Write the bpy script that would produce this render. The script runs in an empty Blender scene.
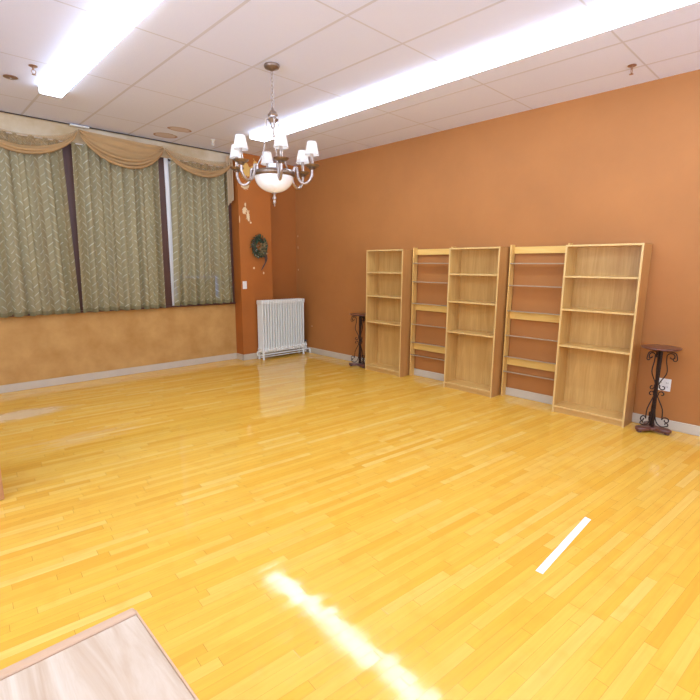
import bpy, bmesh, math, random
from mathutils import Vector, Matrix
random.seed(7)
PI = math.pi
S = bpy.context.scene
COL = S.collection
H = 3.319                      # ceiling height
# ---------------------------------------------------------------- camera
cam = bpy.data.objects.new('camera', bpy.data.cameras.new('camera'))
COL.objects.link(cam)
cam.location = (-5.383, -7.060, 1.588)
cam.rotation_mode = 'ZXY'
RZ = lambda t: Matrix.Rotation(t, 3, 'Z')
M_ = RZ(math.radians(-43.801)) @ Matrix.Rotation(math.radians(79.781), 3, 'X') @ RZ(math.radians(.357))
cam.rotation_mode = 'XYZ'
cam.rotation_euler = M_.to_euler('XYZ')
cam.data.sensor_width = 36
cam.data.sensor_fit = 'HORIZONTAL'
cam.data.lens = 36 * 470.4 / 700
cam.data.clip_start = .05
S.camera = cam
# ---------------------------------------------------------------- sky outside, exposure
W = bpy.data.worlds.new('daylight'); S.world = W
W.use_nodes = True
bgn = W.node_tree.nodes['Background']
# overcast sky above the horizon; bright bluish lower half added to light the ceiling
_t = W.node_tree
_tc = _t.nodes.new('ShaderNodeTexCoord'); _sp = _t.nodes.new('ShaderNodeSeparateXYZ'); _rp = _t.nodes.new('ShaderNodeValToRGB')
_mr = _t.nodes.new('ShaderNodeMapRange'); _mr.inputs[1].default_value = -1; _mr.inputs[2].default_value = 1
_t.links.new(_tc.outputs['Generated'], _sp.inputs[0]); _t.links.new(_sp.outputs[2], _mr.inputs[0]); _t.links.new(_mr.outputs[0], _rp.inputs[0])
_rp.color_ramp.elements[0].position = .49; _rp.color_ramp.elements[0].color = (.53, .68, 1, 1)
_rp.color_ramp.elements[1].position = .51; _rp.color_ramp.elements[1].color = (.18, .22, .28, 1)
_t.links.new(_rp.outputs[0], bgn.inputs[0])
bgn.inputs[1].default_value = 36.0
S.view_settings.view_transform = 'Standard'
S.view_settings.look = 'None'
S.view_settings.exposure = -1.16
S.view_settings.gamma = 1
S.view_settings.use_curve_mapping = False
LAMP = 34.0                    # fluorescent lens radiance
LAMPC = (.66, .81, 1.0)

# daylight comes in through the window openings; these portals only guide the sampling
ADDED_NEAR_WIN = [(-7.4, -5.6), (-5.2, -3.4), (-3.0, -1.2)]      # x ranges; unseen windows added behind the camera for their light
ADDED_LEFT_WIN = [(-9.6, -7.8), (-7.4, -5.6), (-5.2, -3.4)]      # y ranges; unseen windows added left of the view for their light
def portal(loc, rot, sx, sy):
    l = bpy.data.lights.new('window_daylight', 'AREA'); l.shape = 'RECTANGLE'; l.size = sx; l.size_y = sy
    l.cycles.is_portal = True
    o = bpy.data.objects.new('window_daylight', l); COL.objects.link(o); o.location = loc; o.rotation_euler = rot
for a_, b_ in ADDED_NEAR_WIN: portal(((a_ + b_) / 2, -10.22, 2.0), (math.radians(90), 0, 0), b_ - a_, 2.1)
for a_, b_ in ADDED_LEFT_WIN: portal((-8.22, (a_ + b_) / 2, 2.0), (math.radians(90), 0, math.radians(-90)), b_ - a_, 2.1)
portal((-3.1, .28, 2.03), (math.radians(-90), 0, 0), 3.5, 2.2)

# ---------------------------------------------------------------- node helpers
class NT:
    def __init__(s, name):
        s.m = bpy.data.materials.new(name); s.m.use_nodes = True
        s.t = s.m.node_tree; s.b = s.t.nodes['Principled BSDF']
        s.out = s.t.nodes['Material Output']
    def n(s, typ, **kw):
        x = s.t.nodes.new(typ)
        for k, v in kw.items(): setattr(x, k, v)
        return x
    def put(s, sock, v):
        if v is None: return
        if isinstance(v, bpy.types.NodeSocket): s.t.links.new(v, sock)
        elif isinstance(v, bpy.types.Node): s.t.links.new(v.outputs[0], sock)
        else:
            if isinstance(v, tuple) and len(v) == 3 and sock.type == 'RGBA': v = v + (1,)
            sock.default_value = v
    def ma(s, op, a, b=None, c=None, clamp=False):
        x = s.n('ShaderNodeMath', operation=op, use_clamp=clamp)
        s.put(x.inputs[0], a); s.put(x.inputs[1], b); s.put(x.inputs[2], c)
        return x.outputs[0]
    def mix(s, f, a, b, mode='MIX'):
        x = s.n('ShaderNodeMix', data_type='RGBA', blend_type=mode)
        s.put(x.inputs[0], f); s.put(x.inputs[6], a); s.put(x.inputs[7], b)
        return x.outputs[2]
    def pos(s, kind='Object'):
        return s.n('ShaderNodeTexCoord').outputs[kind]
    def sep(s, v):
        x = s.n('ShaderNodeSeparateXYZ'); s.put(x.inputs[0], v); return x.outputs
    def comb(s, a, b, c=0.0):
        x = s.n('ShaderNodeCombineXYZ'); s.put(x.inputs[0], a); s.put(x.inputs[1], b); s.put(x.inputs[2], c); return x.outputs[0]
    def mapv(s, v, scale=(1, 1, 1), rot=(0, 0, 0), loc=(0, 0, 0)):
        x = s.n('ShaderNodeMapping'); s.put(x.inputs[0], v)
        x.inputs[1].default_value = loc; x.inputs[2].default_value = rot; x.inputs[3].default_value = scale
        return x.outputs[0]
    def noise(s, v, scale, detail=3.0, rough=.5, dist=0.0):
        x = s.n('ShaderNodeTexNoise'); s.put(x.inputs['Vector'], v)
        x.inputs['Scale'].default_value = scale; x.inputs['Detail'].default_value = detail
        x.inputs['Roughness'].default_value = rough; x.inputs['Distortion'].default_value = dist
        return x.outputs[0]
    def white(s, v):
        x = s.n('ShaderNodeTexWhiteNoise', noise_dimensions='3D'); s.put(x.inputs[0], v); return x.outputs
    def ramp(s, f, stops):
        x = s.n('ShaderNodeValToRGB'); s.put(x.inputs[0], f)
        e = x.color_ramp.elements
        while len(e) < len(stops): e.new(.5)
        for i, (p, c) in enumerate(stops): e[i].position = p; e[i].color = c + (1,) if len(c) == 3 else c
        return x.outputs[0]
    def rng(s, f, a, b, c=0.0, d=1.0):
        x = s.n('ShaderNodeMapRange'); s.put(x.inputs[0], f)
        for i, v in enumerate((a, b, c, d)): x.inputs[i + 1].default_value = v
        return x.outputs[0]
    def bump(s, h, strength=.3, dist=.01):
        x = s.n('ShaderNodeBump'); s.put(x.inputs['Height'], h)
        x.inputs['Strength'].default_value = strength; x.inputs['Distance'].default_value = dist
        return x.outputs[0]
    def bs(s, color=None, rough=None, metal=None, normal=None, coat=None, coat_rough=None, spec=None):
        for k, v in (('Base Color', color), ('Roughness', rough), ('Metallic', metal), ('Normal', normal),
                     ('Coat Weight', coat), ('Coat Roughness', coat_rough), ('Specular IOR Level', spec)):
            if v is not None: s.put(s.b.inputs[k], v)
        return s.m

def simple(name, c, rough=.5, metal=0.0, var=.08, scale=30.0, coat=None):
    t = NT(name); f = t.noise(t.pos(), scale, 4)
    k = tuple(max(0, v * (1 - var)) for v in c); l = tuple(min(1, v * (1 + var)) for v in c)
    return t.bs(t.mix(f, k, l), rough, metal, coat=coat)

def m_floor():
    t = NT('maple_strip_floor')
    p = t.mapv(t.pos(), rot=(0, 0, math.radians(4.6)))
    x, y, _ = t.sep(p)
    bw = .0535
    v = t.ma('DIVIDE', y, bw); row = t.ma('FLOOR', v); fy = t.ma('FRACT', v)
    r1 = t.white(t.comb(row, 3.1, 1.7))[0]
    u = t.ma('ADD', t.ma('DIVIDE', x, .62), t.ma('MULTIPLY', r1, 17.3))
    # uneven board lengths: a wobble on u
    u = t.ma('ADD', u, t.ma('MULTIPLY', t.ma('SINE', t.ma('MULTIPLY', u, 2.1)), .28))
    cell = t.ma('FLOOR', u); fx = t.ma('FRACT', u)
    w = t.white(t.comb(row, cell, .5)); rnd = w[0]; rc = w[1]
    e = t.ma('ABSOLUTE', t.ma('SUBTRACT', fy, .5))
    gy = t.rng(e, .487, .499); ex = t.ma('ABSOLUTE', t.ma('SUBTRACT', fx, .5)); gx = t.rng(ex, .4975, .4995)
    r2 = t.white(t.comb(row, 9.1, 4.2))[0]
    gys = t.ma('MULTIPLY', gy, t.rng(r2, 0, 1, .30, 1.0))
    gap = t.ma('MAXIMUM', gys, t.ma('MULTIPLY', gx, .6))
    base = t.ramp(rnd, [(0, (.75, .385, .04)), (.15, (.80, .435, .05)), (.6, (.82, .475, .068)), (.9, (.83, .50, .09)), (1, (.84, .545, .13))])
    gr = t.noise(t.comb(t.ma('MULTIPLY', x, 2.2), t.ma('MULTIPLY', y, 40), t.ma('MULTIPLY', rnd, 30)), 1.0, 5, .6, .4)
    c = t.mix(t.rng(gr, .35, .8, 0, .38), base, (.62, .27, .035))
    blot = t.noise(p, 7.0, 3)
    c = t.mix(t.rng(blot, .52, .72, 0, .34), c, (.74, .34, .035))
    kn = t.noise(t.mapv(p, scale=(1, 2, 1)), 13.0, 1)
    c = t.mix(t.rng(kn, .76, .82, 0, .35), c, (.35, .13, .02))
    c = t.mix(gap, c, (.17, .055, .01))
    # worn, whitish scuffed patch near the windows, with finer scratches round it
    q = t.pos()
    d = t.n('ShaderNodeVectorMath', operation='DISTANCE')
    t.put(d.inputs[0], t.mapv(q, scale=(.42, 1, 1), rot=(0, 0, 0))); d.inputs[1].default_value = (-4.62 * .42, -1.17, 0)
    sc = t.ma('ADD', t.rng(d.outputs['Value'], .05, .42, .48, -.3), t.ma('SUBTRACT', t.noise(t.mapv(q, scale=(1.2, 6, 1)), 4.5, 6, .75), .52))
    sc = t.rng(sc, .06, .34)
    d2 = t.n('ShaderNodeVectorMath', operation='DISTANCE')
    t.put(d2.inputs[0], t.mapv(q, scale=(.4, 1, 1))); d2.inputs[1].default_value = (-4.3 * .4, -2.35, 0)
    s2 = t.rng(t.ma('ADD', t.rng(d2.outputs['Value'], .05, .6, .35, -.3), t.ma('SUBTRACT', t.noise(t.mapv(q, scale=(1, 5, 1)), 3.3, 5, .7), .5)), .15, .35, 0, .35)
    c = t.mix(t.ma('MULTIPLY', t.ma('MAXIMUM', sc, s2), .6), c, (.70, .58, .42))
    tilt = t.n('ShaderNodeVectorMath', operation='SUBTRACT'); t.put(tilt.inputs[0], rc); tilt.inputs[1].default_value = (.5, .5, .5)
    ti = t.n('ShaderNodeVectorMath', operation='MULTIPLY'); t.put(ti.inputs[0], tilt.outputs[0]); ti.inputs[1].default_value = (.010, .014, 0)
    wv = t.bump(t.ma('ADD', t.ma('MULTIPLY', gap, -.5), t.ma('MULTIPLY', t.noise(p, 5.0, 1), 1.2)), .07, .01)
    ad = t.n('ShaderNodeVectorMath', operation='ADD'); t.put(ad.inputs[0], wv); t.put(ad.inputs[1], ti.outputs[0])
    nn = t.n('ShaderNodeVectorMath', operation='NORMALIZE'); t.put(nn.inputs[0], ad.outputs[0])
    rr = t.ma('ADD', t.rng(t.noise(p, 9.0, 3), .3, .7, .05, .10), t.ma('MULTIPLY', sc, .3))
    return t.bs(c, rr, normal=nn.outputs[0], spec=.5)

def m_ceiling():
    t = NT('acoustic_tile_ceiling')
    q = t.pos(); x, y, _ = t.sep(q)
    def line(v, off, pitch, w):
        f = t.ma('FRACT', t.ma('DIVIDE', t.ma('SUBTRACT', v, off), pitch))
        e = t.ma('MULTIPLY', t.ma('SUBTRACT', .5, t.ma('ABSOLUTE', t.ma('SUBTRACT', f, .5))), pitch)
        return t.rng(e, w * .5 - .002, w * .5 + .001, 1, 0)
    lx = line(x, -.44, .605, .026); ly = line(y, -.706, 1.224, .016)
    # mask of the grid bars in both directions
    ln = t.ma('MAXIMUM', t.ma('MULTIPLY', lx, .75), t.ma('MULTIPLY', ly, .8))
    fine = t.noise(q, 160.0, 3, .7); med = t.noise(q, 30.0, 4, .6)
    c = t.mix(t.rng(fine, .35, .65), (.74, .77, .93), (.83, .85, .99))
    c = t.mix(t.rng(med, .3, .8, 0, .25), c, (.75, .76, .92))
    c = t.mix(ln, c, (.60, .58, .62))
    # two brown-ringed water stains and one smaller mark
    for (sx, sy, rx, ry, rot, s) in ((-2.475, -.355, .155, .125, .2, 1), (-2.46, -.775, .150, .10, .2, 1.2)):
        v = t.mapv(q, loc=(-sx / rx, -sy / ry, 0), scale=(1 / rx, 1 / ry, 0))
        d = t.n('ShaderNodeVectorMath', operation='LENGTH'); t.put(d.inputs[0], v)
        dd = t.ma('ADD', d.outputs['Value'], t.ma('MULTIPLY', t.ma('SUBTRACT', t.noise(q, 9.0, 3), .5), .35))
        c = t.mix(t.rng(dd, .95, 1.02, .55, 0), c, (.56, .38, .20))
        ring = t.ma('MULTIPLY', t.rng(dd, .78, .95), t.rng(dd, .97, 1.04, 1, 0))
        c = t.mix(t.ma('MULTIPLY', ring, .8 * t_clamp(s)), c, (.36, .15, .04))
    bmp = t.bump(t.ma('ADD', fine, t.ma('MULTIPLY', ln, 1.5)), .25, .004)
    return t.bs(c, .9, normal=bmp, spec=.2)
def t_clamp(v): return min(1.0, v)

def m_paint(name, c, var=.10, mott=2.2, rough=.62, dark=None, bumps=.25, chips=(), axes='XZ', light=None, streak=0):
    t = NT(name); q = t.pos()
    a = t.noise(q, mott, 5, .6); b = t.noise(q, 220.0, 2, .6)
    k = dark or tuple(v * (1 - var) for v in c); l = light or tuple(min(1, v * (1 + var)) for v in c)
    cc = t.mix(t.rng(a, .3, .7), k, l)
    for (u, z, ru, rz, seed) in chips:
        if axes == 'XZ': sc = (1 / ru, 0, 1 / rz); lo = (-u / ru, 0, -z / rz)
        else: sc = (0, 1 / ru, 1 / rz); lo = (0, -u / ru, -z / rz)
        v = t.mapv(q, loc=lo, scale=sc)
        d = t.n('ShaderNodeVectorMath', operation='LENGTH'); t.put(d.inputs[0], v)
        nz = t.noise(t.mapv(q, loc=(seed, seed, seed)), 17.0, 4, .7)
        dd = t.ma('ADD', d.outputs['Value'], t.ma('MULTIPLY', t.ma('SUBTRACT', nz, .5), 3.6 if ru > .025 else .25))
        cc = t.mix(t.rng(dd, .88, .98, .95, 0), cc, (.82, .62, .34) if seed < 50 else (.80, .50, .14))
    return t.bs(cc, rough, normal=t.bump(t.ma('ADD', b, t.ma('MULTIPLY', a, .6)), bumps, .003), spec=.35)

def m_wood(name, base, dark, light, axis='Z', rough=.42, scale=1.0, coat=.0, fig=.5, big=1.0):
    t = NT(name); q = t.pos()
    s = {'Z': (14, 14, 1.1), 'X': (1.1, 14, 14), 'Y': (14, 1.1, 14)}[axis]
    s = tuple(v * scale for v in s)
    v = t.mapv(q, scale=s)
    g = t.noise(v, 1.6 * big, 6, .62, 1.1)
    f = t.noise(t.mapv(q, scale=tuple(k * (5 if k > 5 else 1) for k in s)), 1.5, 3, .6)
    c = t.mix(t.rng(g, .32, .68), dark, light)
    c = t.mix(fig, base, c)
    c = t.mix(t.rng(f, .5, .75, 0, .28), c, dark)
    return t.bs(c, rough, normal=t.bump(f, .08, .002), coat=coat)

MT = {}
MT['floor'] = m_floor()
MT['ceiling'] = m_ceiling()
ORANGE = (.435, .170, .043)
MT['alcove'] = m_paint('terracotta_alcove_paint', (.38, .125, .024), .06, 1.2)
MT['wall_r'] = m_paint('terracotta_wall_paint', ORANGE, .07, 1.4, .6, chips=[(-.444, .495, .012, .012, 1), (-.06, 2.1, .006, .02, 2), (-.06, 1.5, .006, .02, 3), (-.06, 1.9, .006, .03, 4)], axes='YZ')
MT['wall_b'] = m_paint('cream_wall_paint', (.66, .52, .34), .10, 3.0, .7, light=(.74, .60, .40))
MT['wall_plain'] = m_paint('terracotta_side_paint', ORANGE, .06, 1.2)
MT['pier'] = m_paint('chipped_terracotta_paint', (.42, .13, .022), .08, 1.6, chips=[
    (-1.185, 2.46, .036, .075, 1), (-1.13, 2.36, .035, .085, 5), (-1.084, 2.261, .017, .017, 3), (-1.047, 1.532, .019, .019, 2), (-.86, 1.449, .014, .022, 4),
    (-1.17, 2.83, .06, .055, 6), (-1.12, 3.08, .12, .11, 57), (-.97, 3.14, .045, .11, 61), (-1.287, 2.30, .007, .06, 1)])
MT['panel'] = m_paint('ochre_mottled_panel', (.55, .30, .085), .22, 3.2, .6, dark=(.46, .235, .06), light=(.61, .35, .115),
                      chips=())
MT['base'] = simple('grey_beige_vinyl', (.58, .50, .38), .5, var=.07, scale=8)
MT['fascia'] = m_paint('cream_papered_board', (.60, .45, .25), .1, 2.6, .6, dark=(.53, .38, .19), light=(.72, .60, .40))
MT['oak'] = m_wood('light_oak_laminate', (.66, .39, .115), (.53, .28, .07), (.72, .46, .155), 'Z', .42, 1.0, fig=.75)
MT['oak_y'] = m_wood('light_oak_laminate_shelf', (.66, .39, .115), (.56, .31, .085), (.72, .46, .155), 'Y', .42, fig=.7)
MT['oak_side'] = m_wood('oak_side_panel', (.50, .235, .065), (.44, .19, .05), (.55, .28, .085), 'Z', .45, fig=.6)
MT['edge'] = m_wood('pale_oak_edge', (.70, .46, .17), (.62, .38, .12), (.74, .51, .21), 'Z', .4, fig=.5)
MT['pine'] = m_wood('yellow_pine', (.80, .49, .13), (.70, .39, .08), (.84, .56, .18), 'Y', .4, fig=.6)
MT['pine_z'] = m_wood('yellow_pine_upright', (.74, .45, .13), (.66, .37, .09), (.78, .50, .17), 'Z', .4, fig=.6)
MT['desk'] = m_wood('pale_pinkish_oak_veneer', (.50, .345, .21), (.41, .26, .145), (.62, .49, .36), 'Y', .38, .55, fig=.85, big=1.3)
MT['desk_edge'] = m_wood('pink_beige_edge_band', (.52, .31, .17), (.47, .27, .14), (.56, .35, .21), 'X', .4, fig=.4)
MT['cabinet'] = m_wood('reddish_brown_veneer', (.56, .26, .10), (.50, .22, .08), (.62, .31, .13), 'Z', .45, fig=.5)
MT['dwood'] = m_wood('dark_cherry_wood', (.13, .04, .025), (.08, .022, .014), (.18, .065, .04), 'X', .3, fig=.6, coat=.3)
MT['iron'] = simple('brown_black_iron', (.045, .026, .020), .45, .6, .2, 60)
MT['white'] = simple('white_enamel', (.80, .81, .74), .35, var=.04, scale=12)
MT['plate'] = simple('white_plastic', (.82, .80, .76), .4, var=.02)
MT['slot'] = simple('dark_slot', (.10, .09, .08), .6)
MT['pewter'] = simple('antique_pewter', (.42, .34, .29), .28, .85, .25, 45)
MT['bronze'] = simple('brushed_brown_bronze', (.24, .17, .12), .35, .8, .3, 50)
MT['chrome'] = simple('tarnished_brass', (.42, .25, .16), .35, .8, .25, 60)
MT['frame'] = m_wood('dark_brown_window_wood', (.085, .032, .018), (.06, .022, .012), (.12, .045, .026), 'Z', .45)
MT['sash'] = simple('pale_grey_sash', (.62, .63, .64), .5)
MT['tape'] = simple('white_cloth_tape', (.86, .86, .84), .55, var=.05, scale=40)
MT['leaf'] = simple('dark_green_leaves', (.045, .085, .035), .55, var=.6, scale=30)
MT['gold'] = simple('dull_gold_ribbon', (.32, .22, .09), .5, .2, .3, 30)
MT['twig'] = simple('brown_twig', (.10, .055, .03), .7, var=.3)
MT['berry'] = simple('pale_berries', (.45, .42, .30), .5, var=.3)
MT['rod'] = simple('dark_rail', (.05, .045, .04), .5, .3)

def m_emit(name, c, s, base=(.8, .8, .8)):
    t = NT(name); t.bs(base, .4)
    t.b.inputs['Emission Color'].default_value = c + (1,); t.b.inputs['Emission Strength'].default_value = s
    return t.m
MT['lens'] = m_emit('lit_acrylic_lens', LAMPC, LAMP)
MT['bulb'] = m_emit('small_lit_bulb', (1, .82, .58), 6)

def m_cloth(name, color, alpha, trans=.35, dashes=False, rough=.9, bands=None):
    """woven cloth: thread coverage alpha, the rest sees through"""
    t = NT(name)
    for l in list(t.out.inputs[0].links): t.t.links.remove(l)
    uv = t.n('ShaderNodeUVMap').outputs[0]; u, v, _ = t.sep(uv)
    c = t.mix(t.noise(uv, 4.0, 4), tuple(k * .85 for k in color), tuple(min(1, k * 1.12) for k in color))
    a = t.rng(t.noise(t.mapv(uv, scale=(3, 1, 1)), 90.0, 2), .3, .7, alpha - .06, min(1, alpha + .06))
    if bands:   # hem: doubled cloth at the bottom and sides
        hem = t.rng(v, bands[0], bands[0] + .004, 1, 0)
        a = t.ma('MAXIMUM', a, t.ma('MULTIPLY', hem, .90))
    if dashes:
        CW, CH = .067, .104
        cu = t.ma('DIVIDE', u, CW); ci = t.ma('FLOOR', cu); par = t.ma('FLOORED_MODULO', ci, 2.0)
        fu = t.ma('MULTIPLY', t.ma('SUBTRACT', t.ma('FRACT', cu), .5), CW)
        cv = t.ma('ADD', t.ma('DIVIDE', v, CH), t.ma('MULTIPLY', par, .5))
        fv = t.ma('MULTIPLY', t.ma('SUBTRACT', t.ma('FRACT', cv), .5), CH)
        sg = t.ma('SUBTRACT', 1.0, t.ma('MULTIPLY', par, 2.0))
        fu = t.ma('MULTIPLY', fu, sg)
        al = t.ma('ABSOLUTE', t.ma('MULTIPLY', t.ma('ADD', fu, fv), .7071))
        ac = t.ma('ABSOLUTE', t.ma('MULTIPLY', t.ma('SUBTRACT', fu, fv), .7071))
        m = t.ma('MULTIPLY', t.rng(al, .034, .038, 1, 0), t.rng(ac, .0035, .0060, 1, 0))
        rn = t.white(t.comb(ci, t.ma('FLOOR', cv), 1.0))[0]
        m = t.ma('MULTIPLY', m, t.rng(rn, 0, 1, .45, 1.0))
        m = t.ma('MULTIPLY', m, .75); c = t.mix(m, c, (.74, .73, .54)); a = t.ma('MAXIMUM', a, m)
    d = t.n('ShaderNodeBsdfDiffuse'); t.put(d.inputs[0], c)
    tl = t.n('ShaderNodeBsdfTranslucent'); t.put(tl.inputs[0], c)
    mx = t.n('ShaderNodeMixShader'); mx.inputs[0].default_value = trans
    t.put(mx.inputs[1], d.outputs[0]); t.put(mx.inputs[2], tl.outputs[0])
    tr = t.n('ShaderNodeBsdfTransparent'); m2 = t.n('ShaderNodeMixShader')
    t.put(m2.inputs[0], a); t.put(m2.inputs[1], tr.outputs[0]); t.put(m2.inputs[2], mx.outputs[0])
    t.put(t.out.inputs[0], m2.outputs[0])
    return t.m
MT['sheer'] = m_cloth('olive_sheer_with_dashes', (.40, .335, .175), .78, .12, True)
MT['hem'] = m_cloth('olive_hem', (.25, .215, .11), .93, .1)
MT['organza'] = m_cloth('tan_organza', (.56, .35, .155), .88, .12)
MT['organza_thin'] = m_cloth('tan_organza_single', (.56, .35, .155), .42, .12)
MT['jabot'] = m_cloth('cream_tail_cloth', (.68, .52, .32), .92, .3)
MT['shade_roll'] = m_cloth('cream_roller_cloth', (.80, .74, .58), .995, .10)
MT['lampshade'] = m_cloth('white_lamp_shade_cloth', (.88, .87, .84), .99, .5)
def m_glass(name, c=(1, 1, 1), rough=0.02, alpha=.12):
    t = NT(name)
    for l in list(t.out.inputs[0].links): t.t.links.remove(l)
    g = t.n('ShaderNodeBsdfGlossy'); g.inputs[0].default_value = (1, 1, 1, 1); g.inputs[1].default_value = rough
    tr = t.n('ShaderNodeBsdfTransparent'); tr.inputs[0].default_value = c + (1,)
    fr = t.n('ShaderNodeFresnel'); fr.inputs[0].default_value = 1.5
    m = t.n('ShaderNodeMixShader'); t.put(m.inputs[0], fr.outputs[0]); t.put(m.inputs[1], tr.outputs[0]); t.put(m.inputs[2], g.outputs[0])
    t.put(t.out.inputs[0], m.outputs[0]); return t.m
MT['pane'] = m_glass('window_pane_glass', (.15, .18, .22))
MT['acrylic'] = m_glass('clear_shelf_glass', (.86, .88, .87), .05)
t = NT('marbled_white_glass'); q_ = t.pos()
MT['alabaster'] = t.bs(t.mix(t.rng(t.noise(q_, 9.0, 5, .6, 1.5), .35, .7), (.86, .84, .80), (.78, .72, .64)), .25, coat=.4)
t.b.inputs['Emission Color'].default_value = (1, .93, .84, 1); t.b.inputs['Emission Strength'].default_value = .22

# ---------------------------------------------------------------- mesh helpers
def obj(name, bm, mat, parent=None, smooth=False, loc=None):
    me = bpy.data.meshes.new(name); bmesh.ops.recalc_face_normals(bm, faces=bm.faces[:]); bm.to_mesh(me); bm.free()
    for m in (mat if isinstance(mat, (list, tuple)) else [mat]): me.materials.append(m)
    if smooth:
        for p in me.polygons: p.use_smooth = True
        try: me.set_sharp_from_angle(angle=math.radians(50))
        except Exception: pass
    o = bpy.data.objects.new(name, me); COL.objects.link(o)
    if parent: o.parent = parent
    if loc: o.location = loc
    return o
def tag(o, label=None, cat=None, group=None, kind=None):
    if label: o['label'] = label
    if cat: o['category'] = cat
    if group: o['group'] = group
    if kind: o['kind'] = kind
    return o
def struct(o): o['kind'] = 'structure'; return o
def empty(name, loc=(0, 0, 0), label=None, cat=None, group=None, rz=0):
    o = bpy.data.objects.new(name, None); COL.objects.link(o); o.location = loc; o.rotation_euler = (0, 0, rz)
    o.empty_display_size = .1
    return tag(o, label, cat, group)
def B(): return bmesh.new()
def box(bm, a, b, bev=0.0, seg=2, mi=0):
    t = B(); bmesh.ops.create_cube(t, size=1)
    c = [(a[i] + b[i]) / 2 for i in range(3)]; s = [abs(b[i] - a[i]) for i in range(3)]
    for v in t.verts: v.co = Vector((c[i] + v.co[i] * s[i] for i in range(3)))
    if bev > 0: bmesh.ops.bevel(t, geom=t.edges[:], offset=min(bev, min(s) * .45), segments=seg, affect='EDGES', profile=.6)
    for f in t.faces: f.material_index = mi
    merge(bm, t); return bm
def merge(bm, t, M=None):
    if M is not None: bmesh.ops.transform(t, matrix=M, verts=t.verts[:])
    me = bpy.data.meshes.new('tmp'); t.to_mesh(me); t.free(); bm.from_mesh(me); bpy.data.meshes.remove(me)
def lathe(bm, prof, n=32, c=(0, 0, 0), cap=True, M=None):
    t = B(); rings = []
    for r, z in prof:
        if r < 1e-5: rings.append([t.verts.new((0, 0, z))])
        else: rings.append([t.verts.new((r * math.cos(2 * PI * i / n), r * math.sin(2 * PI * i / n), z)) for i in range(n)])
    for A, C in zip(rings, rings[1:]):
        for i in range(n):
            j = (i + 1) % n
            if len(A) == 1 and len(C) == 1: continue
            if len(A) == 1: t.faces.new((A[0], C[i], C[j]))
            elif len(C) == 1: t.faces.new((A[i], A[j], C[0]))
            else: t.faces.new((A[i], A[j], C[j], C[i]))
    if cap:
        for R_ in (rings[0], rings[-1]):
            if len(R_) > 2: t.faces.new(R_)
    merge(bm, t, (M or Matrix()) if c == (0, 0, 0) else Matrix.Translation(c) @ (M or Matrix()))
    return bm
def tube(bm, pts, r, n=8, closed=False, flat=1.0):
    pts = [Vector(p) for p in pts]; m = len(pts)
    rr = r if isinstance(r, (list, tuple)) else [r] * m
    tans = []
    for i in range(m):
        if closed: a, b = pts[(i - 1) % m], pts[(i + 1) % m]
        else: a, b = pts[max(0, i - 1)], pts[min(m - 1, i + 1)]
        d = (b - a); tans.append(d.normalized() if d.length > 1e-9 else Vector((0, 0, 1)))
    up = Vector((0, 0, 1)) if abs(tans[0].z) < .9 else Vector((1, 0, 0))
    nrm = tans[0].cross(up).normalized(); rings = []
    for i in range(m):
        nrm = (nrm - tans[i] * nrm.dot(tans[i]))
        nrm = nrm.normalized() if nrm.length > 1e-6 else tans[i].orthogonal().normalized()
        bi = tans[i].cross(nrm)
        rings.append([bm.verts.new(pts[i] + (nrm * math.cos(2 * PI * k / n) + bi * math.sin(2 * PI * k / n) * flat) * rr[i]) for k in range(n)])
    for i in range(m if closed else m - 1):
        A, C = rings[i], rings[(i + 1) % m]
        for k in range(n):
            bm.faces.new((A[k], A[(k + 1) % n], C[(k + 1) % n], C[k]))
    if not closed: bm.faces.new(rings[0]); bm.faces.new(rings[-1])
    return bm
def smoothpts(P, k=6):
    P = [Vector(p) for p in P]; out = []
    for i in range(len(P) - 1):
        p0 = P[max(0, i - 1)]; p1 = P[i]; p2 = P[i + 1]; p3 = P[min(len(P) - 1, i + 2)]
        for j in range(k):
            t = j / k
            out.append(.5 * ((2 * p1) + (p2 - p0) * t + (2 * p0 - 5 * p1 + 4 * p2 - p3) * t * t + (-p0 + 3 * p1 - 3 * p2 + p3) * t ** 3))
    out.append(P[-1]); return out
def grid(nu, nv, f, uvf=None, thick=0):
    bm = B(); uvl = bm.loops.layers.uv.new('UVMap')
    V = [[bm.verts.new(f(i / nu, j / nv)) for i in range(nu + 1)] for j in range(nv + 1)]
    for j in range(nv):
        for i in range(nu):
            fc = bm.faces.new((V[j][i], V[j][i + 1], V[j + 1][i + 1], V[j + 1][i]))
            if uvf:
                for l, (a, b) in zip(fc.loops, ((i, j), (i + 1, j), (i + 1, j + 1), (i, j + 1))): l[uvl].uv = uvf(a / nu, b / nv)
    return bm
def copy_tree(o, parent=None):
    c = o.copy(); COL.objects.link(c); c.parent = parent
    for ch in [x for x in bpy.data.objects if x.parent == o]: copy_tree(ch, c)
    return c

# ---------------------------------------------------------------- the room
XL, YN = -8.2, -10.2          # left wall, near wall (behind the camera)
SILL, HEAD = .965, 3.10
bm = box(B(), (XL - .2, YN - .2, -.12), (.2, .3, 0)); struct(obj('floor', bm, MT['floor']))
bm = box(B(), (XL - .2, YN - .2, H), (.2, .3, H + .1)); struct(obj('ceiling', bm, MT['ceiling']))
bm = box(B(), (0, YN - .2, 0), (.2, .3, H)); struct(obj('wall_right', bm, MT['wall_r']))
def pierced(name, ranges, lo, hi, mk):
    bm = B(); box(bm, *mk(lo, hi, 0, .95)); box(bm, *mk(lo, hi, 3.05, H))
    e_ = [lo] + [v for r_ in ranges for v in r_] + [hi]
    for i in range(0, len(e_), 2): box(bm, *mk(e_[i], e_[i + 1], .95, 3.05))
    struct(obj(name, bm, MT['wall_plain']))
mkl = lambda a, b, z0, z1: ((XL - .2, a, z0), (XL, b, z1))
mkn = lambda a, b, z0, z1: ((a, YN - .2, z0), (b, YN, z1))
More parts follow.
